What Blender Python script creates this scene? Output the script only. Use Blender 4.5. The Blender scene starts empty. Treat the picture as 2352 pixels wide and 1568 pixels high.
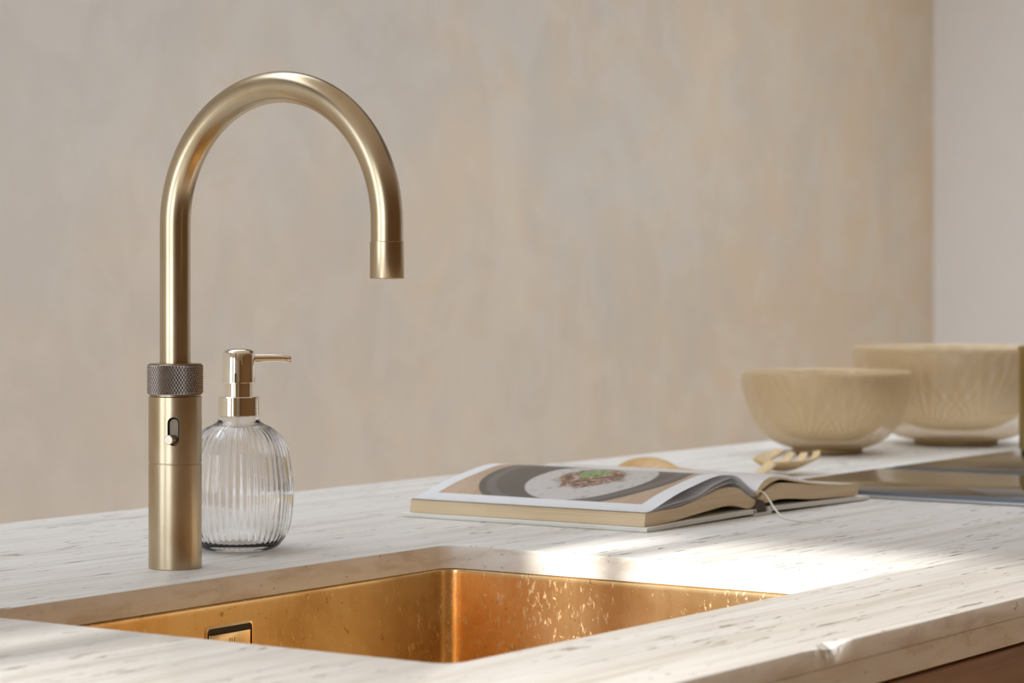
import bpy, bmesh, math, random
from mathutils import Vector, Matrix
from mathutils.geometry import tessellate_polygon

random.seed(7)
PI = math.pi
scene = bpy.context.scene
COL = scene.collection
ZC = 0.92                      # height of the worktop above the floor

# ------------------------------------------------------------------ camera
cam_data = bpy.data.cameras.new('camera')
cam = bpy.data.objects.new('camera', cam_data)
COL.objects.link(cam)
PHI = math.radians(34.653)     # yaw of the view relative to the worktop's long side
fwd = Vector((math.cos(PHI), math.sin(PHI), 0))
right = Vector((math.sin(PHI), -math.cos(PHI), 0))
up = Vector((0, 0, 1))
m = Matrix((right, up, -fwd)).transposed().to_4x4()
m.translation = Vector((0, 0, ZC + 0.2223))
cam.matrix_world = m
cam_data.sensor_width = 36
cam_data.lens = 92.65
cam_data.shift_y = -(784 - 625) / 2352
cam_data.clip_start = 0.05
cam_data.dof.use_dof = True
cam_data.dof.focus_distance = 1.99
cam_data.dof.aperture_fstop = 11
scene.camera = cam

# ------------------------------------------------------------------ world, sun, exposure
world = bpy.data.worlds.new('sky')
scene.world = world
world.use_nodes = True
bg = world.node_tree.nodes['Background']
bg.inputs['Color'].default_value = (0.84, 0.94, 1.07, 1)
bg.inputs['Strength'].default_value = 4.6

sun_data = bpy.data.lights.new('sun', 'SUN')
sun = bpy.data.objects.new('sun', sun_data)
COL.objects.link(sun)
SUN_TAN = 0.372
sun_dir = Vector((1, 0.0, -SUN_TAN)).normalized()
sun.rotation_euler = sun_dir.to_track_quat('-Z', 'Y').to_euler()
sun.location = (-6, 1, 5)
sun_data.energy = 7.8
sun_data.angle = math.radians(0.6)
sun_data.color = (1.0, 0.975, 0.93)

scene.view_settings.view_transform = 'Standard'
scene.view_settings.look = 'None'
scene.view_settings.gamma = 1
scene.view_settings.use_curve_mapping = False
scene.view_settings.exposure = 0.0


# ------------------------------------------------------------------ mesh helpers
class MB:
    def __init__(s):
        s.v = []; s.f = []; s.m = []; s.uv = None

    def add(s, verts, faces, mi=0):
        o = len(s.v)
        s.v += [tuple(p) for p in verts]
        s.f += [tuple(i + o for i in f) for f in faces]
        s.m += [mi] * len(faces)

    def box(s, x0, x1, y0, y1, z0, z1, mi=0):
        v = [(x0, y0, z0), (x1, y0, z0), (x1, y1, z0), (x0, y1, z0), (x0, y0, z1), (x1, y0, z1), (x1, y1, z1), (x0, y1, z1)]
        s.add(v, [(3, 2, 1, 0), (4, 5, 6, 7), (0, 1, 5, 4), (1, 2, 6, 5), (2, 3, 7, 6), (3, 0, 4, 7)], mi)

    def lathe(s, prof, n=64, mi=0, cap0=False, cap1=False, c=(0, 0, 0), mod=None):
        v = []
        for (r, z) in prof:
            for k in range(n):
                a = 2 * PI * k / n
                rr = r if mod is None else r + mod(a, r, z)
                v.append((c[0] + rr * math.cos(a), c[1] + rr * math.sin(a), c[2] + z))
        f = []
        for i in range(len(prof) - 1):
            for k in range(n):
                k2 = (k + 1) % n
                f.append((i * n + k, i * n + k2, (i + 1) * n + k2, (i + 1) * n + k))
        if cap0: f.append(tuple(reversed(range(n))))
        if cap1: f.append(tuple((len(prof) - 1) * n + k for k in range(n)))
        s.add(v, f, mi)

    def loops(s, loops, mi=0, cap0=False, cap1=False, flip=False):
        n = len(loops[0]); v = [p for l in loops for p in l]; f = []
        for i in range(len(loops) - 1):
            for k in range(n):
                k2 = (k + 1) % n
                q = (i * n + k, i * n + k2, (i + 1) * n + k2, (i + 1) * n + k)
                f.append(tuple(reversed(q)) if flip else q)
        if cap0: f.append(tuple(range(n)) if flip else tuple(reversed(range(n))))
        if cap1:
            l = tuple((len(loops) - 1) * n + k for k in range(n))
            f.append(tuple(reversed(l)) if flip else l)
        s.add(v, f, mi)

    def tube(s, pts, r, n=24, mi=0, caps=True):
        pts = [Vector(p) for p in pts]
        t0 = (pts[1] - pts[0]).normalized()
        ref = Vector((1, 0, 0)) if abs(t0.x) < 0.9 else Vector((0, 1, 0))
        nrm = t0.cross(ref).normalized()
        L = []
        for i, p in enumerate(pts):
            t = (pts[min(i + 1, len(pts) - 1)] - pts[max(i - 1, 0)]).normalized()
            nrm = (nrm - t * nrm.dot(t)).normalized()
            b = t.cross(nrm)
            rr = r[i] if isinstance(r, (list, tuple)) else r
            L.append([tuple(p + nrm * (rr * math.cos(2 * PI * k / n)) + b * (rr * math.sin(2 * PI * k / n))) for k in range(n)])
        s.loops(L, mi, caps, caps)

    def extrude(s, poly, y0, y1, mi=0, n=1, yfun=None):
        """closed polygon in (x, z), swept along y"""
        L = []
        for j in range(n + 1):
            y = y0 + (y1 - y0) * j / n
            L.append([(x, y if yfun is None else yfun(x, y), z) for x, z in poly])
        s.loops(L, mi, True, True, flip=True)

    def build(s, name, mats, parent=None, smooth=True, angle=35, bevel=0, loc=None, seg=2):
        me = bpy.data.meshes.new(name)
        me.from_pydata(s.v, [], s.f)
        me.polygons.foreach_set('material_index', s.m)
        bm = bmesh.new(); bm.from_mesh(me)
        bmesh.ops.remove_doubles(bm, verts=bm.verts, dist=1e-6)
        if bevel:
            es = [e for e in bm.edges if len(e.link_faces) == 2 and e.calc_face_angle(0) > 0.6]
            bmesh.ops.bevel(bm, geom=es, offset=bevel, segments=seg, affect='EDGES', profile=0.5)
        bmesh.ops.recalc_face_normals(bm, faces=bm.faces)
        if smooth:
            for f in bm.faces: f.smooth = True
            for e in bm.edges:
                e.smooth = not (len(e.link_faces) == 2 and e.calc_face_angle(0) > math.radians(angle))
        bm.to_mesh(me); bm.free()
        for x in (mats if isinstance(mats, (list, tuple)) else [mats]):
            me.materials.append(x)
        o = bpy.data.objects.new(name, me)
        COL.objects.link(o)
        if parent is not None: o.parent = parent
        if loc is not None: o.location = loc
        return o


def tag(o, label=None, cat=None, group=None, kind=None):
    if label: o['label'] = label
    if cat: o['category'] = cat
    if group: o['group'] = group
    if kind: o['kind'] = kind
    return o


def thing(name, loc, label, cat, rz=0, group=None):
    o = bpy.data.objects.new(name, None)
    COL.objects.link(o)
    o.location = loc; o.rotation_euler = (0, 0, rz)
    o.empty_display_size = 0.05
    return tag(o, label, cat, group)


def rrect(x0, x1, y0, y1, r, z, n=8):
    p = []
    for cx, cy, a0 in ((x1 - r, y0 + r, -PI / 2), (x1 - r, y1 - r, 0), (x0 + r, y1 - r, PI / 2), (x0 + r, y0 + r, PI)):
        for k in range(n + 1):
            a = a0 + PI / 2 * k / n
            p.append((cx + r * math.cos(a), cy + r * math.sin(a), z))
    return p


def spline(pts, n=8):
    out = []
    for i in range(len(pts) - 1):
        p0 = pts[max(i - 1, 0)]; p1 = pts[i]; p2 = pts[i + 1]; p3 = pts[min(i + 2, len(pts) - 1)]
        for k in range(n):
            t = k / n
            out.append(tuple(0.5 * (2 * b + (c - a) * t + (2 * a - 5 * b + 4 * c - d) * t * t + (3 * b - a - 3 * c + d) * t ** 3)
                             for a, b, c, d in zip(p0, p1, p2, p3)))
    out.append(tuple(pts[-1]))
    return out


# ------------------------------------------------------------------ material helpers
class Mat:
    def __init__(s, name, color=(0.8, 0.8, 0.8), rough=0.5, metal=0.0, **kw):
        s.m = bpy.data.materials.new(name); s.m.use_nodes = True
        s.nt = s.m.node_tree; s.b = s.nt.nodes['Principled BSDF']
        s.b.inputs['Base Color'].default_value = (*color, 1)
        s.b.inputs['Roughness'].default_value = rough
        s.b.inputs['Metallic'].default_value = metal
        for k, v in kw.items(): s.b.inputs[k].default_value = v
        s._co = None

    def n(s, t, **kw):
        nd = s.nt.nodes.new(t)
        for k, v in kw.items(): setattr(nd, k, v)
        return nd

    def l(s, a, b): s.nt.links.new(a, b)

    def co(s):
        if s._co is None: s._co = s.n('ShaderNodeTexCoord').outputs['Object']
        return s._co

    def map(s, scale=(1, 1, 1), loc=(0, 0, 0), rot=(0, 0, 0), src=None):
        nd = s.n('ShaderNodeMapping')
        nd.inputs['Scale'].default_value = scale; nd.inputs['Location'].default_value = loc; nd.inputs['Rotation'].default_value = rot
        s.l(src or s.co(), nd.inputs['Vector']); return nd.outputs['Vector']

    def noise(s, vec, scale=1, detail=4, rough=0.55, dist=0.0):
        nd = s.n('ShaderNodeTexNoise')
        nd.inputs['Scale'].default_value = scale; nd.inputs['Detail'].default_value = detail
        nd.inputs['Roughness'].default_value = rough; nd.inputs['Distortion'].default_value = dist
        s.l(vec, nd.inputs['Vector']); return nd.outputs['Fac']

    def ramp(s, fac, stops, interp='LINEAR'):
        nd = s.n('ShaderNodeValToRGB'); nd.color_ramp.interpolation = interp
        e = nd.color_ramp.elements
        while len(e) < len(stops): e.new(0.5)
        for i, (p, c) in enumerate(stops):
            e[i].position = p; e[i].color = (*c, 1) if len(c) == 3 else c
        s.l(fac, nd.inputs['Fac']); return nd.outputs['Color']

    def mix(s, fac, a, b, blend='MIX'):
        nd = s.n('ShaderNodeMix', data_type='RGBA', blend_type=blend)
        for sock, x in ((nd.inputs[0], fac), (nd.inputs[6], a), (nd.inputs[7], b)):
            if isinstance(x, (int, float)): sock.default_value = x
            elif isinstance(x, tuple): sock.default_value = (*x, 1)
            else: s.l(x, sock)
        return nd.outputs[2]

    def math(s, op, a, b=0.0, c=0.0, clamp=False):
        nd = s.n('ShaderNodeMath', operation=op, use_clamp=clamp)
        for i, x in enumerate((a, b, c)):
            if isinstance(x, (int, float)): nd.inputs[i].default_value = x
            else: s.l(x, nd.inputs[i])
        return nd.outputs[0]

    def step(s, x, lo, hi):
        nd = s.n('ShaderNodeMapRange', interpolation_type='SMOOTHSTEP')
        nd.inputs[1].default_value = lo; nd.inputs[2].default_value = hi
        s.l(x, nd.inputs[0]); return nd.outputs[0]

    def xyz(s, vec=None):
        nd = s.n('ShaderNodeSeparateXYZ'); s.l(vec or s.co(), nd.inputs[0]); return nd.outputs

    def bump(s, h, strength=0.2, dist=0.001):
        nd = s.n('ShaderNodeBump'); nd.inputs['Strength'].default_value = strength; nd.inputs['Distance'].default_value = dist
        s.l(h, nd.inputs['Height']); s.l(nd.outputs[0], s.b.inputs['Normal'])

    def color(s, c): s.l(c, s.b.inputs['Base Color'])

    def rough(s, c): s.l(c, s.b.inputs['Roughness'])


def travertine_top():
    M = Mat('travertine_top', rough=0.38)
    wob = M.map((1, 1, 1))
    a = M.noise(M.map((1.2, 26, 1)), 1.6, 5, 0.6, 0.3)          # long soft veins along the worktop
    b = M.noise(M.map((2.5, 90, 1)), 2.0, 4, 0.6, 0.2)          # finer streaks
    base = M.ramp(a, [(0.30, (0.60, 0.55, 0.475)), (0.46, (0.735, 0.70, 0.645)), (0.62, (0.79, 0.77, 0.73)), (0.8, (0.69, 0.645, 0.57))])
    fine = M.ramp(b, [(0.35, (0.72, 0.70, 0.67)), (0.52, (1, 1, 1)), (0.7, (0.97, 0.97, 0.97))])
    c = M.mix(0.55, base, fine, 'MULTIPLY')
    # elongated open pores
    p = M.noise(M.map((28, 210, 1)), 1.0, 3, 0.55, 0.4)
    where = M.noise(M.map((1.6, 14, 1), (3, 1, 0)), 2.2, 3, 0.5)
    thr = M.math('ADD', p, M.math('MULTIPLY', M.math('SUBTRACT', where, 0.5), 0.38))
    pit = M.step(thr, 0.635, 0.70)
    c = M.mix(M.math('MULTIPLY', pit, 0.8), c, (0.22, 0.17, 0.12))
    M.color(c)
    M.rough(M.math('ADD', M.math('MULTIPLY', pit, 0.4), M.math('MULTIPLY_ADD', b, 0.2, 0.27)))
    M.bump(M.math('SUBTRACT', M.math('MULTIPLY', b, 0.15), pit), 0.5, 0.0012)
    return M.m


def travertine_edge():
    M = Mat('travertine_edge', rough=0.5)
    a = M.noise(M.map((14, 14, 60)), 1.2, 6, 0.65, 0.5)
    b = M.noise(M.map((60, 60, 90)), 1.5, 4, 0.6, 0.8)
    c = M.ramp(a, [(0.3, (0.60, 0.51, 0.41)), (0.5, (0.76, 0.70, 0.61)), (0.7, (0.81, 0.78, 0.73))])
    pit = M.step(b, 0.64, 0.74)
    c = M.mix(M.math('MULTIPLY', pit, 0.65), c, (0.30, 0.22, 0.15))
    M.color(c)
    M.bump(M.math('SUBTRACT', M.math('MULTIPLY', a, 0.2), pit), 0.6, 0.0012)
    return M.m


def stone_chip():
    M = Mat('travertine_chip', (0.82, 0.79, 0.74), 0.7)
    a = M.noise(M.map((150, 150, 150)), 1, 4)
    M.color(M.ramp(a, [(0.35, (0.76, 0.73, 0.68)), (0.6, (0.90, 0.88, 0.85))]))
    M.bump(a, 0.6, 0.002)
    return M.m


def plaster():
    M = Mat('lime_plaster', rough=0.85)
    a = M.noise(M.map((0.9, 1, 1.1)), 1.3, 5, 0.6, 0.6)
    b = M.noise(M.map((2.6, 1, 2.2), (5, 2, 1)), 2.4, 5, 0.65, 0.8)
    x = M.xyz()
    e = M.noise(M.map((2.4, 1, 2.4), (8, 0, 3)), 1.5, 4, 0.6, 0.9)
    warm = M.step(M.math('MULTIPLY_ADD', a, 2.4, M.math('MULTIPLY_ADD', e, 1.6, M.math('MULTIPLY', x[0], 0.34))), 3.0, 4.6)
    c = M.mix(warm, (0.675, 0.665, 0.615), (0.84, 0.71, 0.54))
    c = M.mix(M.math('MULTIPLY', M.step(b, 0.44, 0.60), 0.75), c, M.mix(warm, (0.725, 0.715, 0.67), (0.84, 0.77, 0.645)))
    d = M.noise(M.map((9, 1, 2.5), (1, 0, 4)), 3, 4, 0.7, 0.5)
    c = M.mix(M.math('MULTIPLY', M.step(d, 0.55, 0.75), 0.18), c, (0.58, 0.53, 0.46))
    M.color(c)
    M.bump(M.math('ADD', b, M.math('MULTIPLY', d, 0.4)), 0.15, 0.004)
    return M.m


def white_paint():
    M = Mat('white_wall_paint', (0.86, 0.87, 0.875), 0.8)
    M.bump(M.noise(M.map((60, 60, 60)), 1, 3), 0.05, 0.001)
    return M.m


def wood(name, c0, c1, c2, axis=0, rough=0.45, sc=1.0):
    M = Mat(name, rough=rough)
    s1 = [22, 22, 22]; s1[axis] = 1.3
    s2 = [140, 140, 140]; s2[axis] = 5
    a = M.noise(M.map(tuple(k * sc for k in s1)), 1, 5, 0.6, 0.7)
    b = M.noise(M.map(tuple(k * sc for k in s2)), 1, 3, 0.6, 0.2)
    c = M.ramp(a, [(0.3, c0), (0.5, c1), (0.72, c2)])
    c = M.mix(0.35, c, M.ramp(b, [(0.3, (0.55, 0.5, 0.45)), (0.6, (1, 1, 1))]), 'MULTIPLY')
    M.color(c); M.bump(b, 0.15, 0.0006)
    return M.m


def brushed_brass(name, c0, c1, rough=0.27, stretch=(3, 3, 260), patina=0.6):
    M = Mat(name, metal=1.0, rough=rough)
    a = M.noise(M.map(stretch), 1, 3, 0.6)
    p = M.noise(M.map((22, 22, 14)), 1, 5, 0.65, 0.6)
    c = M.mix(M.math('MULTIPLY', M.step(p, 0.35, 0.7), patina), c0, c1)
    M.color(M.mix(0.045, c, M.ramp(a, [(0.3, (0.72, 0.7, 0.66)), (0.6, (1, 1, 1))]), 'MULTIPLY'))
    M.rough(M.math('MULTIPLY_ADD', a, 0.015, rough))
    return M.m


def sink_brass():
    M = Mat('sink_brass', metal=0.94, rough=0.33)
    st = M.noise(M.map((260, 260, 3)), 1, 3, 0.6)
    p = M.noise(M.map((9, 9, 11)), 1, 5, 0.65, 0.6)
    c = M.ramp(p, [(0.3, (0.72, 0.45, 0.18)), (0.5, (0.86, 0.62, 0.31)), (0.72, (0.92, 0.74, 0.45))])
    # dried water marks, drip tracks and little specks
    drip = M.noise(M.map((240, 240, 110)), 1, 5, 0.75, 0.5)
    zone = M.noise(M.map((7, 7, 6), (2, 4, 1)), 1, 2)
    spots = M.step(M.math('MULTIPLY_ADD', zone, 0.30, drip), 0.735, 0.83)
    dark = M.noise(M.map((120, 120, 120), (7, 1, 2)), 1, 2, 0.5)
    c = M.mix(M.math('MULTIPLY', spots, 0.34), c, (0.93, 0.80, 0.58))
    c = M.mix(M.math('MULTIPLY', M.step(dark, 0.68, 0.74), 0.6), c, (0.30, 0.17, 0.06))
    M.color(c)
    M.rough(M.math('MULTIPLY_ADD', spots, 0.25, M.math('MULTIPLY_ADD', st, 0.08, 0.215)))
    M.bump(M.math('MULTIPLY_ADD', spots, 0.5, M.math('MULTIPLY', st, 0.3)), 0.08, 0.0003)
    return M.m


def metal_mesh(name, c, nu, ns):
    """fine woven wire: crossing diagonal wires, holes between them"""
    M = Mat(name, c, 0.55, 0.35)
    uv = M.n('ShaderNodeTexCoord').outputs['UV']
    x = M.xyz(uv)
    A = M.math('MULTIPLY', x[0], nu * 2 * PI); B = M.math('MULTIPLY', x[1], ns * 2 * PI)
    a = M.math('SINE', M.math('ADD', A, B)); b = M.math('SINE', M.math('SUBTRACT', A, B))
    mx = M.math('MAXIMUM', a, b)
    thr = M.math('MULTIPLY_ADD', M.step(x[1], 0.15, 0.95), 1.28, -0.58)      # wires crowd together towards the foot
    k = M.step(M.math('SUBTRACT', mx, thr), -0.09, 0.09)
    M.color(M.mix(M.step(a, 0.0, 0.8), tuple(q * 0.8 for q in c), c))
    tr = M.n('ShaderNodeBsdfTransparent'); ms = M.n('ShaderNodeMixShader')
    M.l(k, ms.inputs[0]); M.l(tr.outputs[0], ms.inputs[1]); M.l(M.b.outputs[0], ms.inputs[2])
    M.l(ms.outputs[0], M.nt.nodes['Material Output'].inputs['Surface'])
    return M.m


def paper_edge(name, c0, c1):
    M = Mat(name, rough=0.75)
    a = M.noise(M.map((4, 4, 1100)), 1, 3, 0.7)
    b = M.noise(M.map((18, 18, 60)), 1, 3)
    c = M.ramp(a, [(0.32, c0), (0.62, c1)])
    M.color(M.mix(0.25, c, M.ramp(b, [(0.35, (0.8, 0.78, 0.74)), (0.6, (1, 1, 1))]), 'MULTIPLY'))
    M.bump(a, 0.3, 0.0003)
    return M.m


def page_photo():
    """white page with a printed food photograph (flat print); coordinates are the page's own metres"""
    M = Mat('printed_page', rough=0.32)
    x = M.xyz(); U, V = x[0], x[1]

    def disc(cu, cv, r, soft=0.0012, su=1.0, sv=1.0, wob=None, amp=0.0):
        du = M.math('MULTIPLY', M.math('SUBTRACT', U, cu), su); dv = M.math('MULTIPLY', M.math('SUBTRACT', V, cv), sv)
        d = M.math('SQRT', M.math('ADD', M.math('MULTIPLY', du, du), M.math('MULTIPLY', dv, dv)))
        if wob is not None: d = M.math('ADD', d, M.math('MULTIPLY', M.math('SUBTRACT', wob, 0.5), amp))
        return M.math('SUBTRACT', 1.0, M.step(d, r - soft, r + soft))

    n1 = M.noise(M.map((60, 60, 60)), 1, 4, 0.6); n2 = M.noise(M.map((150, 150, 150)), 1, 3, 0.6); n3 = M.noise(M.map((320, 320, 320)), 1, 2)
    n4 = M.noise(M.map((14, 60, 1)), 1, 4)
    c = M.ramp(n4, [(0.3, (0.50, 0.35, 0.22)), (0.7, (0.68, 0.50, 0.35))])                 # wooden table
    c = M.mix(disc(0.108, 0.130, 0.100), c, (0.125, 0.105, 0.082))                          # dark round plate
    ring = M.math('MULTIPLY', disc(0.108, 0.130, 0.093), M.math('SUBTRACT', 1.0, disc(0.108, 0.130, 0.084)))
    c = M.mix(M.math('MULTIPLY', ring, 0.35), c, (0.30, 0.26, 0.24))
    bowl = disc(0.093, 0.116, 0.0595, su=0.93, sv=1.0)
    speck = M.step(M.math('MULTIPLY_ADD', n1, 0.35, n2), 0.76, 0.86)
    bc = M.mix(M.math('MULTIPLY', speck, 0.6), (0.66, 0.62, 0.58), (0.22, 0.20, 0.21))
    c = M.mix(bowl, c, bc)
    food = disc(0.098, 0.119, 0.034, 0.004, 1.0, 1.0, n1, 0.03)
    fc = M.ramp(n2, [(0.34, (0.09, 0.05, 0.03)), (0.48, (0.26, 0.13, 0.07)), (0.58, (0.45, 0.27, 0.17)), (0.64, (0.72, 0.66, 0.60))])
    c = M.mix(food, c, fc)
    herb = disc(0.112, 0.124, 0.016, 0.002, 1.0, 1.2, n2, 0.03)
    c = M.mix(herb, c, M.ramp(n3, [(0.35, (0.10, 0.20, 0.05)), (0.65, (0.38, 0.50, 0.20))]))
    inr = M.math('MULTIPLY', M.math('MULTIPLY', M.math('GREATER_THAN', U, 0.030), M.math('LESS_THAN', U, 0.166)),
                 M.math('MULTIPLY', M.math('GREATER_THAN', V, 0.024), M.math('LESS_THAN', V, 0.243)))
    M.color(M.mix(inr, (0.91, 0.915, 0.925), c))
    return translucent(M, 0.12)


def translucent(M, amount):
    """thin paper lets part of the light through"""
    t = M.n('ShaderNodeBsdfTranslucent'); ms = M.n('ShaderNodeMixShader'); ms.inputs[0].default_value = amount
    src = M.b.inputs['Base Color']
    if src.is_linked: M.l(src.links[0].from_socket, t.inputs[0])
    else: t.inputs[0].default_value = src.default_value
    M.l(M.b.outputs[0], ms.inputs[1]); M.l(t.outputs[0], ms.inputs[2])
    M.l(ms.outputs[0], M.nt.nodes['Material Output'].inputs['Surface'])
    return M.m


def glassy(name, color=(1, 1, 1), rough=0.0, ior=1.5):
    M = Mat(name, color, rough)
    M.b.inputs['Transmission Weight'].default_value = 1.0
    M.b.inputs['IOR'].default_value = ior
    return M.m


def window_glass():
    M = Mat('window_pane', (1, 1, 1), 0.0)
    tr = M.n('ShaderNodeBsdfTransparent'); gl = M.n('ShaderNodeBsdfGlossy'); gl.inputs['Roughness'].default_value = 0.02
    fr = M.n('ShaderNodeFresnel'); fr.inputs[0].default_value = 1.45
    ms = M.n('ShaderNodeMixShader')
    M.l(fr.outputs[0], ms.inputs[0]); M.l(tr.outputs[0], ms.inputs[1]); M.l(gl.outputs[0], ms.inputs[2])
    M.l(ms.outputs[0], M.nt.nodes['Material Output'].inputs['Surface'])
    return M.m


T_TOP = travertine_top(); T_EDGE = travertine_edge(); T_CHIP = stone_chip()
PLASTER = plaster(); PAINT = white_paint()
WALNUT = wood('walnut_cabinet', (0.20, 0.10, 0.055), (0.36, 0.20, 0.115), (0.50, 0.31, 0.19), 0)
FLOORW = wood('oak_floor', (0.42, 0.25, 0.11), (0.60, 0.38, 0.175), (0.68, 0.46, 0.22), 0, 0.4, 0.4)
PANEL = wood('brown_wall_panelling', (0.26, 0.15, 0.065), (0.36, 0.21, 0.095), (0.44, 0.27, 0.13), 2, 0.5, 0.4)
BRASS = brushed_brass('antique_brass', (0.535, 0.435, 0.295), (0.41, 0.30, 0.165), 0.27)
BRASS_T = brushed_brass('antique_brass_tube', (0.535, 0.435, 0.295), (0.42, 0.31, 0.17), 0.26, (6, 6, 6), 0.45)
PEWTER = Mat('knurled_bronze', (0.30, 0.255, 0.22), 0.38, 1.0).m
STEELB = Mat('button_metal', (0.52, 0.45, 0.36), 0.35, 1.0).m
PLATE = Mat('slot_plate_metal', (0.30, 0.26, 0.20), 0.5, 1.0).m
GAP_SHADE = Mat('gap_shade', (0.03, 0.022, 0.015), 0.6, 0.3).m  # dark colour that stands in for shade inside small recesses and openings
SINK = sink_brass()
CHROME = Mat('champagne_chrome', (0.90, 0.83, 0.70), 0.05, 1.0).m
GLASS = glassy('clear_glass')
PLASTIC = glassy('clear_plastic', (0.95, 0.95, 0.95), 0.15, 1.3)
HOBGLASS = Mat('black_hob_glass', (0.012, 0.012, 0.014), 0.04, 0.0, **{'IOR': 2.4}).m
HOBEDGE = Mat('hob_edge_metal', (0.16, 0.18, 0.21), 0.45, 0.5).m
HOBFRAME = Mat('hob_steel_frame', (0.46, 0.46, 0.45), 0.45, 0.6).m
VENT = Mat('vent_black', (0.035, 0.033, 0.033), 0.6).m
MESH_S = metal_mesh('brass_wire_mesh_small', (0.74, 0.56, 0.32), 190, 50)
MESH_B = metal_mesh('brass_wire_mesh_large', (0.74, 0.56, 0.32), 240, 50)
FOOT = Mat('brown_brass', (0.42, 0.29, 0.13), 0.55, 0.4).m
POTM = brushed_brass('olive_brass', (0.36, 0.27, 0.06), (0.30, 0.21, 0.04), 0.3)
COVER = Mat('book_cloth', (0.82, 0.80, 0.72), 0.7).m
TAIL = paper_edge('page_edges', (0.68, 0.50, 0.29), (0.83, 0.67, 0.44))
PAPER = translucent(Mat('white_paper', (0.90, 0.885, 0.885), 0.4), 0.38)
PHOTO = page_photo()
LINING = Mat('book_spine_lining', (0.10, 0.075, 0.055), 0.8).m
RIBBON = Mat('cream_ribbon', (0.78, 0.74, 0.62), 0.5).m
SPOONW = wood('spoon_wood', (0.46, 0.25, 0.075), (0.56, 0.33, 0.11), (0.62, 0.39, 0.15), 1, 0.5)
FORKW = wood('fork_wood', (0.62, 0.42, 0.19), (0.72, 0.52, 0.26), (0.78, 0.60, 0.34), 0, 0.5)
WFRAME = Mat('window_frame_paint', (0.75, 0.74, 0.72), 0.5).m
PANE = window_glass()
INK = Mat('engraved_mark', (0.10, 0.06, 0.02), 0.7, 0.3).m

# ------------------------------------------------------------------ the room
XL, XR, YF, YB, ZR = -2.2, 6.69, -2.6, 3.2, 2.7
b = MB(); b.box(XL - .2, XR + .2, YF - .2, YB + .2, -0.1, 0); tag(b.build('floor', FLOORW, smooth=False), kind='structure')
ADDED_ROOFLIGHTS = [(-1.4, 6.2, 1.85, 2.80), (3.3, 6.4, -0.5, 1.70)]          # unseen rooflights, added to brighten the back wall and the far end
XS = sorted({XL - .2, XR + .2, *[q for r in ADDED_ROOFLIGHTS for q in r[:2]]}); YS = sorted({YF - .2, YB + .2, *[q for r in ADDED_ROOFLIGHTS for q in r[2:]]})
b = MB()
for xa, xb in zip(XS, XS[1:]):
    for ya, yb in zip(YS, YS[1:]):
        cx_, cy_ = (xa + xb) / 2, (ya + yb) / 2
        if not any(r[0] < cx_ < r[1] and r[2] < cy_ < r[3] for r in ADDED_ROOFLIGHTS): b.box(xa, xb, ya, yb, ZR, ZR + .18)
tag(b.build('ceiling', PAINT, smooth=False), kind='structure')
b = MB(); b.box(XL - .2, XR + .2, YB, YB + .2, 0, ZR); tag(b.build('wall_back', PLASTER, smooth=False), kind='structure')
b = MB(); b.box(XR, XR + .2, YF - .2, YB, 0, ZR); tag(b.build('wall_right', PAINT, smooth=False), kind='structure')


def wall_holes(name, axis, p0, p1, a0, a1, holes, mat):
    """wall slab between p0..p1 on 'axis', spanning a0..a1 and the room height, with rectangular openings (a, a, z, z)"""
    A = sorted({a0, a1, *[h[0] for h in holes], *[h[1] for h in holes]})
    Z = sorted({0, ZR, *[h[2] for h in holes], *[h[3] for h in holes]})
    mb = MB()
    for i in range(len(A) - 1):
        for j in range(len(Z) - 1):
            ca, cz = (A[i] + A[i + 1]) / 2, (Z[j] + Z[j + 1]) / 2
            if any(h[0] < ca < h[1] and h[2] < cz < h[3] for h in holes): continue
            if axis == 'x': mb.box(p0, p1, A[i], A[i + 1], Z[j], Z[j + 1])
            else: mb.box(A[i], A[i + 1], p0, p1, Z[j], Z[j + 1])
    return tag(mb.build(name, mat, smooth=False), kind='structure')


LINTEL = ZC + (1.88 - (XL - .2)) * SUN_TAN     # the lintel's outer edge ends the sun patch
WA = (-0.35, 1.185, 0.15, LINTEL)
WB = (1.75, 3.10, 0.15, 2.45)
wall_holes('wall_left', 'x', XL - .2, XL, YF - .2, YB, [WA, WB], PAINT)
wall_holes('wall_front', 'y', YF - .2, YF, XL, XR, [], PANEL)


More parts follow.
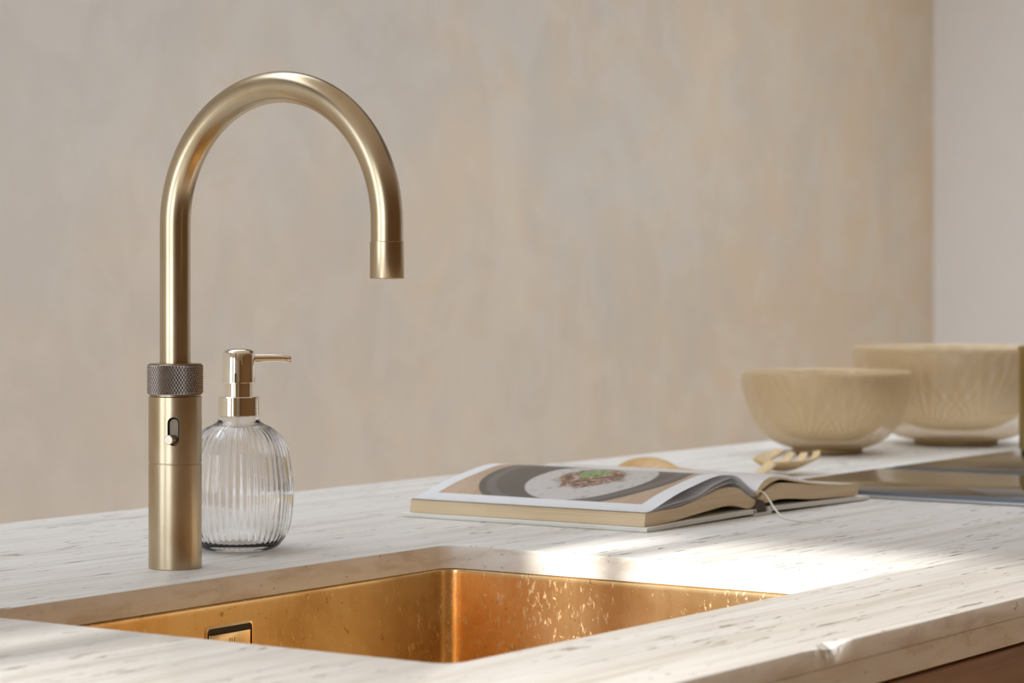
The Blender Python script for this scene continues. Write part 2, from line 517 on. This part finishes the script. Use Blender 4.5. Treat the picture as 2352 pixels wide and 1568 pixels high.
def window(name, axis, p, h, bars, rails):
    """frame, bars and panes in an opening; p is the wall's inner face"""
    a0, a1, z0, z1 = h; t = 0.03
    root = bpy.data.objects.new(name, None); COL.objects.link(root); tag(root, kind='structure')

    def part(nm, A0, A1, Z0, Z1, d0, d1, mat):
        mb = MB()
        if axis == 'x': mb.box(p - d1, p - d0, A0, A1, Z0, Z1)
        else: mb.box(A0, A1, p - d1, p - d0, Z0, Z1)
        mb.build(nm, mat, root, smooth=False)
    part('frame_side', a0, a0 + t * .3, z0, z1, .05, .11, WFRAME); part('frame_side', a1 - t * .3, a1, z0, z1, .05, .11, WFRAME)
    part('frame_rail', a0, a1, z0, z0 + t, .05, .11, WFRAME); part('frame_rail', a0, a1, z1 - t * .2, z1, .05, .11, WFRAME)
    for q in bars: part('glazing_bar', q - .017, q + .017, z0, z1, .065, .095, WFRAME)
    for q in rails: part('glazing_rail', a0, a1, q - .012, q + .012, .065, .095, WFRAME)
    part('pane', a0, a1, z0, z1, .079, .081, PANE)
    # light portal: only guides sampling of the sky through the opening
    ld = bpy.data.lights.new(name + '_portal', 'AREA'); ld.shape = 'RECTANGLE'
    lo = bpy.data.objects.new(name + '_portal', ld); COL.objects.link(lo)
    ld.cycles.is_portal = True
    ca, cz = (a0 + a1) / 2, (z0 + z1) / 2
    ld.size, ld.size_y = a1 - a0, z1 - z0
    if axis == 'x':
        lo.location = (p + .002, ca, cz); d = Vector((1, 0, 0))
    else:
        lo.location = (ca, p + .002, cz); d = Vector((0, 1, 0))
    lo.rotation_euler = d.to_track_quat('-Z', 'Z').to_euler()


window('window_1', 'x', XL, WA, [1.108, 0.36], [])
window('window_2', 'x', XL, WB, [2.42], [])
for i_, SKY in enumerate(ADDED_ROOFLIGHTS):
    nm = 'window_%d' % (3 + i_)  # numbered on from the windows, but added only for their light
    root = bpy.data.objects.new(nm, None); COL.objects.link(root); tag(root, kind='structure')
    for k in range(6):
        x = SKY[0] + (SKY[1] - SKY[0]) * k / 5
        mb = MB(); mb.box(x - .02, x + .02, SKY[2], SKY[3], ZR + .12, ZR + .16); mb.build('glazing_bar', WFRAME, root, smooth=False)
    mb = MB(); mb.box(SKY[0], SKY[1], SKY[2], SKY[3], ZR + .139, ZR + .141); mb.build('pane', PANE, root, smooth=False)
    ld = bpy.data.lights.new(nm + '_portal', 'AREA'); ld.shape = 'RECTANGLE'; ld.size = SKY[1] - SKY[0]; ld.size_y = SKY[3] - SKY[2]; ld.cycles.is_portal = True
    lo = bpy.data.objects.new(nm + '_portal', ld); COL.objects.link(lo); lo.location = ((SKY[0] + SKY[1]) / 2, (SKY[2] + SKY[3]) / 2, ZR - .002)

# ------------------------------------------------------------------ island: worktop
X0, X1, Y0, Y1 = 0.76, 4.0, 0.739, 1.70
HX0, HX1, HY0, HY1, HR = 1.210, 1.742, 0.879, 1.268, 0.014


def chip(x):
    pts = [(1.372, 0), (1.380, .12), (1.386, .28), (1.390, .22), (1.396, .5), (1.4005, .72), (1.4035, .62), (1.407, 1.0), (1.412, .85), (1.418, .45), (1.424, .2), (1.432, 0)]
    if x <= pts[0][0] or x >= pts[-1][0]: return 0
    for (a, p), (c, q) in zip(pts, pts[1:]):
        if a <= x <= c: return p + (q - p) * (x - a) / (c - a)


mb = MB()
fx = [X0 + .01] + [1.36 + .003 * k for k in range(27)] + [X1 - .01]


def outer(inset, z, kind):
    p = []
    for x in fx:
        c = chip(x)
        y, zz = Y0 + inset, z
        if kind == 0: y += .0075 * c
        if kind == 1: y += .0020 * c; zz -= .0035 * c
        if kind == 2: zz -= .0085 * c
        p.append((min(max(x, X0 + inset), X1 - inset), y, zz))
    p[0] = (X0 + inset, Y0 + inset, z); p[-1] = (X1 - inset, Y0 + inset, z)
    p += [(X1 - inset, Y1 - inset, z), (X0 + inset, Y1 - inset, z)]
    return p


O = [outer(.0016, 0, 0), outer(.0004, -.0005, 1), outer(0, -.0018, 2), outer(0, -.0131, 3), outer(.0007, -.0136, 3), outer(0, -.0141, 3), outer(0, -.0305, 3), outer(.0005, -.031, 3), outer(.022, -.031, 3), outer(.022, -.019, 3)]


def hole(off, z): return rrect(HX0 - off, HX1 + off, HY0 - off, HY1 + off, HR + off, z)


H = [hole(.0018, 0), hole(.0006, -.0005), hole(0, -.0018), hole(0, -.0186), hole(.0006, -.019)]


def fill(outer_loop, hole_loop, z, mi):
    """flat ring between the outer loop and the sink opening"""
    tri = tessellate_polygon([[Vector((p[0], p[1], 0)) for p in outer_loop], [Vector((p[0], p[1], 0)) for p in reversed(hole_loop)]])
    mb.add(list(outer_loop) + list(reversed(hole_loop)), [tuple(t) for t in tri], mi)


fill(O[0], H[0], 0, 0)
fill(O[-1], H[-1], -.019, 1)
mb.loops(O[:3], 1, flip=True)
n = len(O[0])
for i in range(len(mb.f) - 2 * n, len(mb.f)):
    xs = [mb.v[q][0] for q in mb.f[i]]; ys = [mb.v[q][1] for q in mb.f[i]]
    if max(ys) < Y0 + .02 and any(chip(x) > 0 for x in xs): mb.m[i] = 2
    elif i < len(mb.f) - n: mb.m[i] = 0
mb.loops(O[2:], 1, flip=True)
mb.loops(H[:2], 0); mb.loops(H[1:], 1)
wt = mb.build('island_worktop', [T_TOP, T_EDGE, T_CHIP], angle=30, loc=(0, 0, ZC))
tag(wt, 'pale grey travertine island worktop with open pores and a chipped front edge', 'worktop')

# ------------------------------------------------------------------ island: cabinets
units = [(0.775, 1.15, 'narrow walnut drawer cabinet at the window end of the island', 3), (1.15, 1.80, 'walnut island cabinet under the brass sink', 2),
         (1.80, 2.28, 'walnut drawer cabinet between the sink and the hob', 3), (2.28, 3.28, 'wide walnut drawer cabinet under the black hob', 2),
         (3.28, 3.985, 'walnut drawer cabinet at the far end of the island', 3)]
for (a, c, lab, nd) in units:
    root = thing('island_cabinet', ((a + c) / 2, 0.742, 0), lab, 'cabinet', group='walnut cabinets of the island')
    w = c - a; hw = w / 2 - .001; top = ZC - .0345
    mb = MB()
    mb.box(-hw, -hw + .018, .024, .93, .10, ZC - .0312); mb.box(hw - .018, hw, .024, .93, .10, ZC - .0312)
    mb.box(-hw + .018, hw - .018, .024, .93, .10, .118); mb.box(-hw + .018, hw - .018, .912, .93, .118, ZC - .0312)
    mb.build('body', WALNUT, root, smooth=False)
    mb = MB(); mb.box(-hw, hw, .07, .088, 0, .10); mb.build('plinth', VENT, root, smooth=False)
    zs = [.105 + (top - .105) * k / nd for k in range(nd + 1)]
    for k in range(nd):
        mb = MB(); mb.box(-hw + .0015, hw - .0015, 0, .02, zs[k] + (.0 if k == 0 else .003), zs[k + 1])
        mb.build('drawer_front', WALNUT, root, bevel=.001, smooth=False)

# ------------------------------------------------------------------ sink
root = thing('kitchen_sink', ((HX0 + HX1) / 2, (HY0 + HY1) / 2, ZC), 'golden brass undermount sink with water-spotted walls set in the worktop', 'sink')
hx, hy = (HX1 - HX0) / 2, (HY1 - HY0) / 2


def sl(off, z, r=None): return rrect(-hx - off, hx + off, -hy - off, hy + off, max((HR if r is None else r) + off, .004), z)


mb = MB()
L = [sl(.022, -.01915), sl(.004, -.01915)]
for k in range(5):
    a = PI / 2 * k / 4
    L.append(sl(.0020 - .0016 * math.sin(a), -.0192 - .0016 * (1 - math.cos(a))))
L += [sl(.0004, -.024)]
for k in range(1, 9): L.append(sl(.0004, -.024 - .146 * k / 8))
for k in range(1, 6):
    a = PI / 2 * k / 5
    L.append(sl(.0004 - .02 * (1 - math.cos(a)), -.17 - .02 * math.sin(a)))
mb.loops(L, 0, False, True)
mb.build('basin', SINK, root, angle=50)
mb = MB()
mb.lathe([(.045, -.1885), (.045, -.187), (.041, -.1865), (.038, -.188), (.0, -.1885)], 40); mb.build('drain', BRASS, root)
# overflow on the back wall: dark sheet painted as the opening's shade, cover plate
yb = hy + .0004
ox = 1.4704 - (HX0 + HX1) / 2
mb = MB()
ring_o = rrect(-.0265, .0265, -.0195, .0195, .004, 0, 5); ring_i = rrect(-.0248, .0248, -.0178, .0178, .003, 0, 5)


def xz(l, y): return [(ox + p[0], y, -.0545 + p[1]) for p in l]


mb.loops([xz(ring_o, yb), xz(ring_o, yb - .0006), xz(ring_i, yb - .0010), xz(ring_i, yb - .0001)], 0)
ov = mb.build('overflow', SINK, root)
mb = MB(); mb.loops([xz(ring_i, yb - .00012), xz(ring_i, yb - .0003)], 0, True, True); mb.build('overflow_gap_shade', GAP_SHADE, ov)
mb = MB(); mb.box(ox - .0236, ox + .0220, yb - .0020, yb - .0006, -.0705, -.0412); mb.build('overflow_plate', SINK, ov, bevel=.0006)
mb = MB()
for (dx, dz, lean) in ((-.0016, -.0463, .0), (.0008, -.0465, .0), (.0030, -.0463, .0012)):
    mb.loops([[(ox + dx, yb - .00203, dz - .0022), (ox + dx + .0007, yb - .00203, dz - .0022), (ox + dx + .0007 + lean, yb - .00203, dz + .0012), (ox + dx + lean, yb - .00203, dz + .0012)],
              [(ox + dx, yb - .0019, dz - .0022), (ox + dx + .0007, yb - .0019, dz - .0022), (ox + dx + .0007 + lean, yb - .0019, dz + .0012), (ox + dx + lean, yb - .0019, dz + .0012)]], 0, True, True)
for dx in (.0160, .0182):
    mb.box(ox + dx, ox + dx + .0012, yb - .00203, yb - .0019, -.0530, -.0513)
mb.build('engraved_mark', INK, ov, smooth=False)

# ------------------------------------------------------------------ tap
root = thing('kitchen_tap', (1.4883, 1.3371, ZC), 'tall antique brass kitchen tap with arched swan-neck spout and knurled ring', 'tap')
R = .02
mb = MB()
mb.lathe([(0, 0), (R - .0003, 0), (R, .0004), (R, .0781), (R - .0004, .0785), (R - .0004, .079), (0, .079)], 96); mb.build('base_cylinder', BRASS, root)
# upper cylinder with the slide slot cut out
mb = MB()
mb.lathe([(0, .079), (R - .0004, .079), (R, .0795), (R, .1287), (R - .0008, .1295), (R - .0008, .1302), (0, .1302)], 96)
ub = mb.build('control_cylinder', BRASS, root)
face = math.atan2(-1.3371, -1.4883) + math.radians(-4)      # slot looks roughly towards the room
fd = Vector((math.cos(face), math.sin(face), 0)); sd = Vector((-fd.y, fd.x, 0))
mb = MB()


def stadium(w, z0, z1, n=10):
    p = []
    for k in range(n + 1): a = PI * k / n; p.append((w * math.cos(a), z1 - w + w * math.sin(a)))
    for k in range(n + 1): a = PI + PI * k / n; p.append((w * math.cos(a), z0 + w + w * math.sin(a)))
    return p


def slab(pts, d0, d1):
    mk = lambda d: [tuple(fd * d + sd * a + Vector((0, 0, z))) for a, z in pts]
    return [mk(d0), mk(d1)]


SL = stadium(.0043, .0929, .1142)
mb.loops(slab(SL, .0165, .03), 0, True, True)
cut = mb.build('cutter', GAP_SHADE)
cut.parent = root
md = ub.modifiers.new('slot', 'BOOLEAN'); md.object = cut; md.operation = 'DIFFERENCE'; md.solver = 'EXACT'
bpy.context.view_layer.update()
dg = bpy.context.evaluated_depsgraph_get()
me = bpy.data.meshes.new_from_object(ub.evaluated_get(dg))
ub.modifiers.clear(); ub.data = me
bm = bmesh.new(); bm.from_mesh(me)
for f in bm.faces: f.smooth = True
for e in bm.edges: e.smooth = not (len(e.link_faces) == 2 and e.calc_face_angle(0) > math.radians(25))
bm.to_mesh(me); bm.free()
bpy.data.objects.remove(cut, do_unlink=True)
mb = MB(); mb.loops(slab(stadium(.0046, .0926, .1145), .0160, .0166), 0, True, True)
mb.build('slot_well_shade', GAP_SHADE, ub)  # dark sheet on the slot floor, the recess shade put into its colour
mb = MB(); mb.loops(slab([(q_ + .0004, w_) for q_, w_ in stadium(.0031, .0935, .1126)], .0166, .0174), 0, True, True)
mb.build('slot_plate', PLATE, ub)
mb = MB()
ax = (fd + sd * -.42).normalized()
c0 = fd * .0168 + Vector((0, 0, .0975)); c1 = c0 + ax * .0085
mb.tube([c0, c1 - ax * .0005, c1], [.0036, .0036, .0032], 28)
mb.build('slide_button', STEELB, ub, angle=25)
# knurled ring: raised diamonds
mb = MB()
NA, NZ = 54 * 4, 12 * 4
mb.lathe([(R + .0002, .1305 + .0226 * j / NZ) for j in range(NZ + 1)], NA, 0, True, True,
         mod=lambda a, r, z: (0 if z < .1311 or z > .1526 else
                              .00085 * min(abs(((a * 54 / (2 * PI) + (z - .1305) / .0226 * 6) % 1) * 2 - 1), abs(((a * 54 / (2 * PI) - (z - .1305) / .0226 * 6) % 1) * 2 - 1)) * 1.6 - .0003))
mb.build('knurled_ring', PEWTER, root, angle=18)
mb = MB(); mb.lathe([(.0125, .153), (.0192, .153), (.0196, .1534), (.0194, .1538), (.0125, .1540)], 64); mb.build('ring_cap', BRASS, root)
# spout
RS = .1002
path = [(0, 0, .150), (0, 0, .20), (0, 0, .2576)]
for k in range(1, 48):
    a = PI * k / 48
    path.append((0, -RS + RS * math.cos(a), .2576 + RS * math.sin(a)))
path += [(0, -2 * RS, .2576), (0, -2 * RS, .2440)]
mb = MB(); mb.tube(path, .01155, 48); mb.build('spout', BRASS_T, root, angle=40)
mb = MB(); cN = (0, -2 * RS, 0)
mb.lathe([(.010, .2442), (.0116, .2442), (.0121, .2438), (.0121, .2184), (.0118, .2178), (.0098, .2178), (.0096, .2184), (.0096, .2300), (0, .2300)], 64, c=cN)
nz = mb.build('nozzle', BRASS, root)
mb = MB(); mb.lathe([(.0095, .2174), (.0095, .2200), (.006, .2200), (.006, .2178), (.0095, .2174)], 40, c=cN); mb.build('aerator', Mat('pale_aerator', (.75, .74, .72), .4).m, nz)

# ------------------------------------------------------------------ soap dispenser
root = thing('soap_dispenser', (1.6135, 1.3815, ZC), 'clear ribbed glass soap dispenser with champagne pump behind the tap', 'dispenser', rz=0)
NR = 48
prof = spline([(.0270, 0.0008), (.0300, .0022), (.0335, .0052), (.0387, .0130), (.0419, .0240), (.0434, .0400), (.0435, .0530), (.0420, .0663), (.0396, .0799), (.0345, .0905), (.0270, .0970), (.0205, .1005), (.0172, .1030), (.0160, .1060), (.0152, .1090)], 6)


def rib(a, r, z):
    k = min(1, max(0, (z - .006) / .01)) * min(1, max(0, (.1030 - z) / .006))
    return .00070 * k * math.cos(NR * a) * (r / .043)


mb = MB()
ins = [(r - .0024, z) for r, z in prof if z > .012]
whole = [(.0, .0014), (.020, .0010), (.0255, .0006)] + prof + list(reversed(ins)) + [(.034, .0078), (.026, .0050), (.012, .0042), (.0, .0042)]
NO = 3 + len(prof)
cnt_ = [0]


def rib_outer(a, r, z):
    i = cnt_[0] // (NR * 8); cnt_[0] += 1
    return rib(a, r, z) if i < NO else 0


mb.lathe(whole, NR * 8, mod=rib_outer)
gl = mb.build('glass_bottle', GLASS, root, angle=60)
mb = MB(); mb.tube([(0, 0, .108), (.002, 0, .06), (.006, 0, .010)], .0022, 12); mb.build('dip_tube', PLASTIC, root)
mb = MB(); mb.lathe([(0, .1072), (.0160, .1072), (.0166, .1078), (.0166, .1222), (.0160, .1228), (.0112, .1230)], 72); mb.build('pump_collar', CHROME, root)
mb = MB(); mb.lathe([(.0110, .1226), (.0110, .1345)], 64); mb.build('pump_stem', CHROME, root)
mb = MB(); mb.lathe([(.0110, .1338), (.0128, .1338), (.0132, .1342), (.0132, .1570), (.0122, .1590), (.0095, .1605), (.005, .1613), (0, .1615)], 72)
hd = mb.build('pump_head', CHROME, root)
nd_ = Vector((.80, -.60, 0)).normalized()
mb = MB()
mb.tube([nd_ * .0085 + Vector((0, 0, .1528)), nd_ * .0115 + Vector((0, 0, .1530)), nd_ * .025 + Vector((0, 0, .1532)), nd_ * .036 + Vector((0, 0, .1530)), nd_ * .0418 + Vector((0, 0, .1518)), nd_ * .0422 + Vector((0, 0, .1516))],
        [.0034, .0034, .0031, .0029, .0027, .0022], 24)
sp = mb.build('pump_spout', CHROME, hd, angle=50)
tip = nd_ * .0421 + Vector((0, 0, .1516))
mb = MB(); mb.tube([tip, tip + nd_ * .0004], .0017, 16); mb.build('spout_opening', GAP_SHADE, sp)

# ------------------------------------------------------------------ open cook book
bx, by = 1.9158, 1.1843
root = thing('cook_book', (bx, by, ZC), 'open cookbook showing a full-page photo of a bowl of food', 'book')
HGT = .263


def skew(x, y): return y - .04 * max(0, x - .196)


def prism(name, poly, mat, y0=0.0, y1=HGT, n=1, parent=root, smooth=True, mats=None):
    mb_ = MB(); mb_.extrude([(x, z) for x, z in poly], y0, y1, 0, n, skew)
    return mb_.build(name, mat, parent, smooth=smooth, angle=30)


def band(top, bot): return list(top) + list(reversed(bot))


prism('front_board', [(0, .0004), (0, .0034), (.001, .0038), (.190, .0058), (.190, .0024)], COVER)
prism('back_board', [(.216, .0026), (.216, .0062), (.398, .0042), (.400, .0036), (.400, .0006)], COVER)
prism('book_spine', [(.1855, .0004), (.2172, .0004), (.2172, .0060), (.2150, .0060), (.2150, .0022), (.1880, .0022), (.1880, .0050), (.1855, .0050)], COVER, smooth=False)
prism('spine_lining', [(.193, .0023), (.211, .0023), (.207, .012), (.203, .0135), (.199, .012)], LINING, .002, HGT - .002)
P0, P1 = .006, HGT - .006
# left block: (x, z) seen at the tail
lb = spline([(.0055, .0042), (.050, .0052), (.0933, .0086), (.1382, .0118), (.162, .0110), (.1863, .0066), (.199, .0095)], 6)
lt = spline([(.0075, .0155), (.030, .0160), (.0671, .0172), (.1022, .0224), (.1382, .0280), (.1658, .0268), (.1844, .0190), (.1990, .0135)], 6)
prism('page_block', band(lt, lb), TAIL, P0, P1)
rb = spline([(.2060, .0095), (.2206, .0100), (.242, .0116), (.2716, .0098), (.3018, .0074), (.350, .0058), (.3885, .0050)], 6)
rt_ = spline([(.2060, .0150), (.214, .0195), (.229, .0245), (.2455, .0262), (.275, .0238), (.312, .0196), (.350, .0172), (.3880, .0150)], 6)
prism('page_block', band(rt_, rb), TAIL, P0, P1)


def sheet(name, pts, mat, th=.00045, y0=P0 - .0005, y1=P1 + .0005):
    pts = spline(pts, 8)
    if th > .001: return prism(name, band(pts, [(x, z - th) for x, z in pts]), mat, y0, y1)
    mb_ = MB(); n_ = len(pts)                       # one leaf of paper
    mb_.add([(x, skew(x, y), z) for y in (y0, y1) for x, z in pts], [(i, i + 1, n_ + i + 1, n_ + i) for i in range(n_ - 1)])
    return mb_.build(name, mat, root, angle=60)


sheet('printed_page', [(.0062, .0165), (.0194, .0182), (.0585, .0284), (.0933, .0350), (.1255, .0398), (.1473, .0398), (.1658, .0370), (.1844, .0275), (.1977, .0215)], PHOTO)
sheet('page', [(.0080, .0160), (.050, .0200), (.0933, .0240), (.1201, .0315), (.1450, .0358), (.1620, .0362), (.1840, .0262), (.1982, .0200)], PAPER, .0005)
sheet('page', [(.0090, .0158), (.060, .0184), (.0980, .0228), (.1260, .0290), (.1500, .0320), (.1660, .0312), (.1845, .0225), (.1985, .0165)], PAPER, .0008)
sheet('page', [(.1996, .0216), (.211, .0297), (.2283, .0342), (.2459, .0341), (.2716, .0290), (.312, .0222), (.350, .0186), (.3870, .0165)], PAPER)
sheet('page', [(.2010, .0190), (.213, .0255), (.2300, .0302), (.2459, .0312), (.2716, .0270), (.312, .0214), (.350, .0181), (.3875, .0160)], TAIL, .0016)
# ribbon
rp = [(.1975, .020, .0228), (.1977, .003, .0224), (.1972, -.004, .0205), (.1955, -.010, .0150), (.1910, -.018, .0080), (.1840, -.0275, .0032), (.1760, -.038, .0010), (.1660, -.053, .0006), (.1590, -.069, .0005), (.1550, -.086, .0005)]
pts = [Vector(p) for p in spline(rp, 6)]
mb = MB(); L = []
for i, p in enumerate(pts):
    t = (pts[min(i + 1, len(pts) - 1)] - pts[max(i - 1, 0)]).normalized()
    w = Vector((-t.y, t.x, 0)); w = w.normalized() if w.length > .05 else Vector((1, 0, 0))
    if i < 9: w = Vector((1, 0, 0))
    nn = t.cross(w).normalized()
    L.append([tuple(p + w * .0011 + nn * .0001), tuple(p - w * .0011 + nn * .0001), tuple(p - w * .0011 - nn * .0001), tuple(p + w * .0011 - nn * .0001)])
mb.loops(L, 0, True, True); mb.build('ribbon_marker', RIBBON, root, angle=60)


# ------------------------------------------------------------------ wire mesh bowls
def bowl(loc, R0, Hh, mat, label):
    root = thing('mesh_bowl', loc, label, 'bowl', group='brass wire mesh bowls')
    foot = .38 * R0

    def shell(name, pr, parent):
        n = 96; s = 0.0; S = [0.0]
        for a, c in zip(pr, pr[1:]): s += math.dist(a, c); S.append(s)
        v = [(r * math.cos(2 * PI * k / n), r * math.sin(2 * PI * k / n), z) for r, z in pr for k in range(n)]
        f = []; uv = []
        for i in range(len(pr) - 1):
            for k in range(n):
                k2 = (k + 1) % n
                f.append((i * n + k, i * n + k2, (i + 1) * n + k2, (i + 1) * n + k))
                uv += [(k / n, S[i] / .11), ((k + 1) / n, S[i] / .11), ((k + 1) / n, S[i + 1] / .11), (k / n, S[i + 1] / .11)]
        me = bpy.data.meshes.new(name); me.from_pydata(v, [], f)
        ul = me.uv_layers.new(name='UVMap')
        for i, q in enumerate(uv): ul.data[i].uv = q
        for p in me.polygons: p.use_smooth = True
        me.materials.append(mat)
        o = bpy.data.objects.new(name, me); COL.objects.link(o); o.parent = parent
        return o
    outer_ = spline([(foot * .2, .006), (foot, .0055), (R0 * .62, .014), (R0 * .80, Hh * .30), (R0 * .91, Hh * .52), (R0 * .985, Hh * .76), (R0, Hh * .90), (R0 * .985, Hh * .985), (R0 * .955, Hh), (R0 * .92, Hh * .985)], 8)
    inner = spline([(.0, Hh * .15), (R0 * .30, Hh * .155), (R0 * .53, Hh * .25), (R0 * .69, Hh * .42), (R0 * .80, Hh * .62), (R0 * .865, Hh * .82), (R0 * .89, Hh * .94), (R0 * .92, Hh * .985)], 8)
    shell('outer_shell', outer_, root); shell('inner_shell', inner, root)
    mb = MB(); mb.lathe([(foot - .004, .006), (foot - .004, .0005), (foot, 0), (foot + .003, .0015), (foot + .003, .0066)], 64)
    mb.build('foot_ring', FOOT, root)


bowl((2.8946, 1.5283, ZC), .1055, .1005, MESH_S, 'smaller double-walled brass wire mesh bowl in front')
bowl((3.1362, 1.4689, ZC), .1335, .1265, MESH_B, 'larger double-walled brass wire mesh bowl at the right')


# ------------------------------------------------------------------ salad servers
def server(root_loc, rz, label, mat, tines, flip, lift):
    root = thing('salad_server', root_loc, label, 'server', rz)
    Lh, n, mq = .088, 22, 14
    mb_ = MB()

    if tines:
        S_ = [-1.0]
        for q in range(4):
            S_ += [S_[-1] + .16, S_[-1] + .32]
            if q < 3: S_.append(S_[-1] + .24)
    else: S_ = [-1 + 2 * q / mq for q in range(mq + 1)]
    mq = len(S_) - 1

    def half(t):
        if tines: return .026 + .009 * math.sin(PI * min(1, t * 1.15)) - (.022 * ((t - .6) / .4) ** 1.5 if t > .6 else 0)
        return .031 * math.sqrt(max(0, 1 - (2 * t - 1) ** 2)) ** .75 if t < .5 else .031 * (1 - .72 * ((t - .5) / .5) ** 1.6)
    # local x: 0 = tip, grows to the neck
    topv = []; botv = []
    for i in range(n + 1):
        t = i / n; x = t * Lh; w = max(half(t), .0012)
        for s_ in S_:
            dome = (1 - s_ * s_) * .012 * math.sin(PI * min(1, t * .9 + .08)) ** .8
            z = dome if flip else (.0135 - dome + lift * (1 - t) ** 2)
            topv.append((x, s_ * w, z + .0022)); botv.append((x, s_ * w, z))
    o = len(topv); f = []

    def open_gap(i, j): return tines and i < n * .5 and j in (2, 5, 8)
    for i in range(n):
        for j in range(mq):
            if open_gap(i, j): continue
            a = i * (mq + 1) + j; q = (a, a + 1, a + mq + 2, a + mq + 1)
            f.append(q); f.append(tuple(reversed([k + o for k in q])))
    # close the rims
    cnt = {}
    for q in f:
        for a_, b_ in zip(q, q[1:] + q[:1]): cnt[(a_, b_)] = 1
    for (a_, b_) in list(cnt):
        if a_ < o and b_ < o and (b_, a_) not in cnt: f.append((b_, a_, a_ + o, b_ + o))
    mb_.add(topv + botv, f)
    mb_.build('server_head', mat, root, angle=50)
    mb_ = MB(); z0 = .0045 if flip else .0150
    L_ = []
    for k in range(9):
        t = k / 8; x = Lh - .006 + t * .115; w = .0078 - .0015 * math.sin(PI * t); z = max(z0 * (1 - t) ** 3, .0027)
        L_.append([(x, w * math.cos(a), z + .0026 * math.sin(a)) for a in [2 * PI * q / 14 for q in range(14)]])
    mb_.loops(L_, 0, True, True); mb_.build('server_handle', mat, root, angle=60)


server((2.545, 1.600, ZC), math.radians(-111), 'dark honey wooden salad spoon lying face down behind the book', SPOONW, False, True, 0)
server((2.605, 1.412, ZC), math.radians(188), 'pale wooden salad fork with upturned tines beside the hob', FORKW, True, False, .009)

# ------------------------------------------------------------------ hob
root = thing('induction_hob', (2.33, 0.80, ZC), 'black glass hob with steel edge mirroring the mesh bowls', 'hob')
mb = MB(); mb.box(0, .90, 0, .515, .0003, .0036); mb.build('steel_frame', HOBFRAME, root, bevel=.0006)
for (a, c) in ((.002, .275), (.317, .898)):
    mb = MB(); mb.box(a, c, .002, .513, .0037, .0072); gp = mb.build('glass_panel', HOBGLASS, root, bevel=.0005)
    mb = MB(); mb.box(a - .001, a, .002, .513, .0037, .0073); mb.build('edge_trim', HOBEDGE, gp, smooth=False)
mb = MB(); mb.box(.277, .315, .002, .513, .0037, .0068); v_ = mb.build('vent_strip', VENT, root, bevel=.0004)

# ------------------------------------------------------------------ pot on the hob
root = thing('brass_pot', (3.017, 1.2300, ZC + .0074), 'olive brass cylindrical pot on the hob at the right picture edge', 'pot')
mb = MB(); mb.lathe([(0, 0), (.088, 0), (.090, .002), (.090, .1195), (.0915, .121), (.0915, .1245), (.090, .1255), (.0875, .1245), (.0870, .004), (0, .004)], 80); mb.build('pot_body', POTM, root)
mb = MB(); mb.tube([(.089, 0, .095), (.11, 0, .099), (.20, 0, .108), (.24, 0, .109)], [.006, .0055, .006, .005], 16); mb.build('pot_handle', POTM, root)
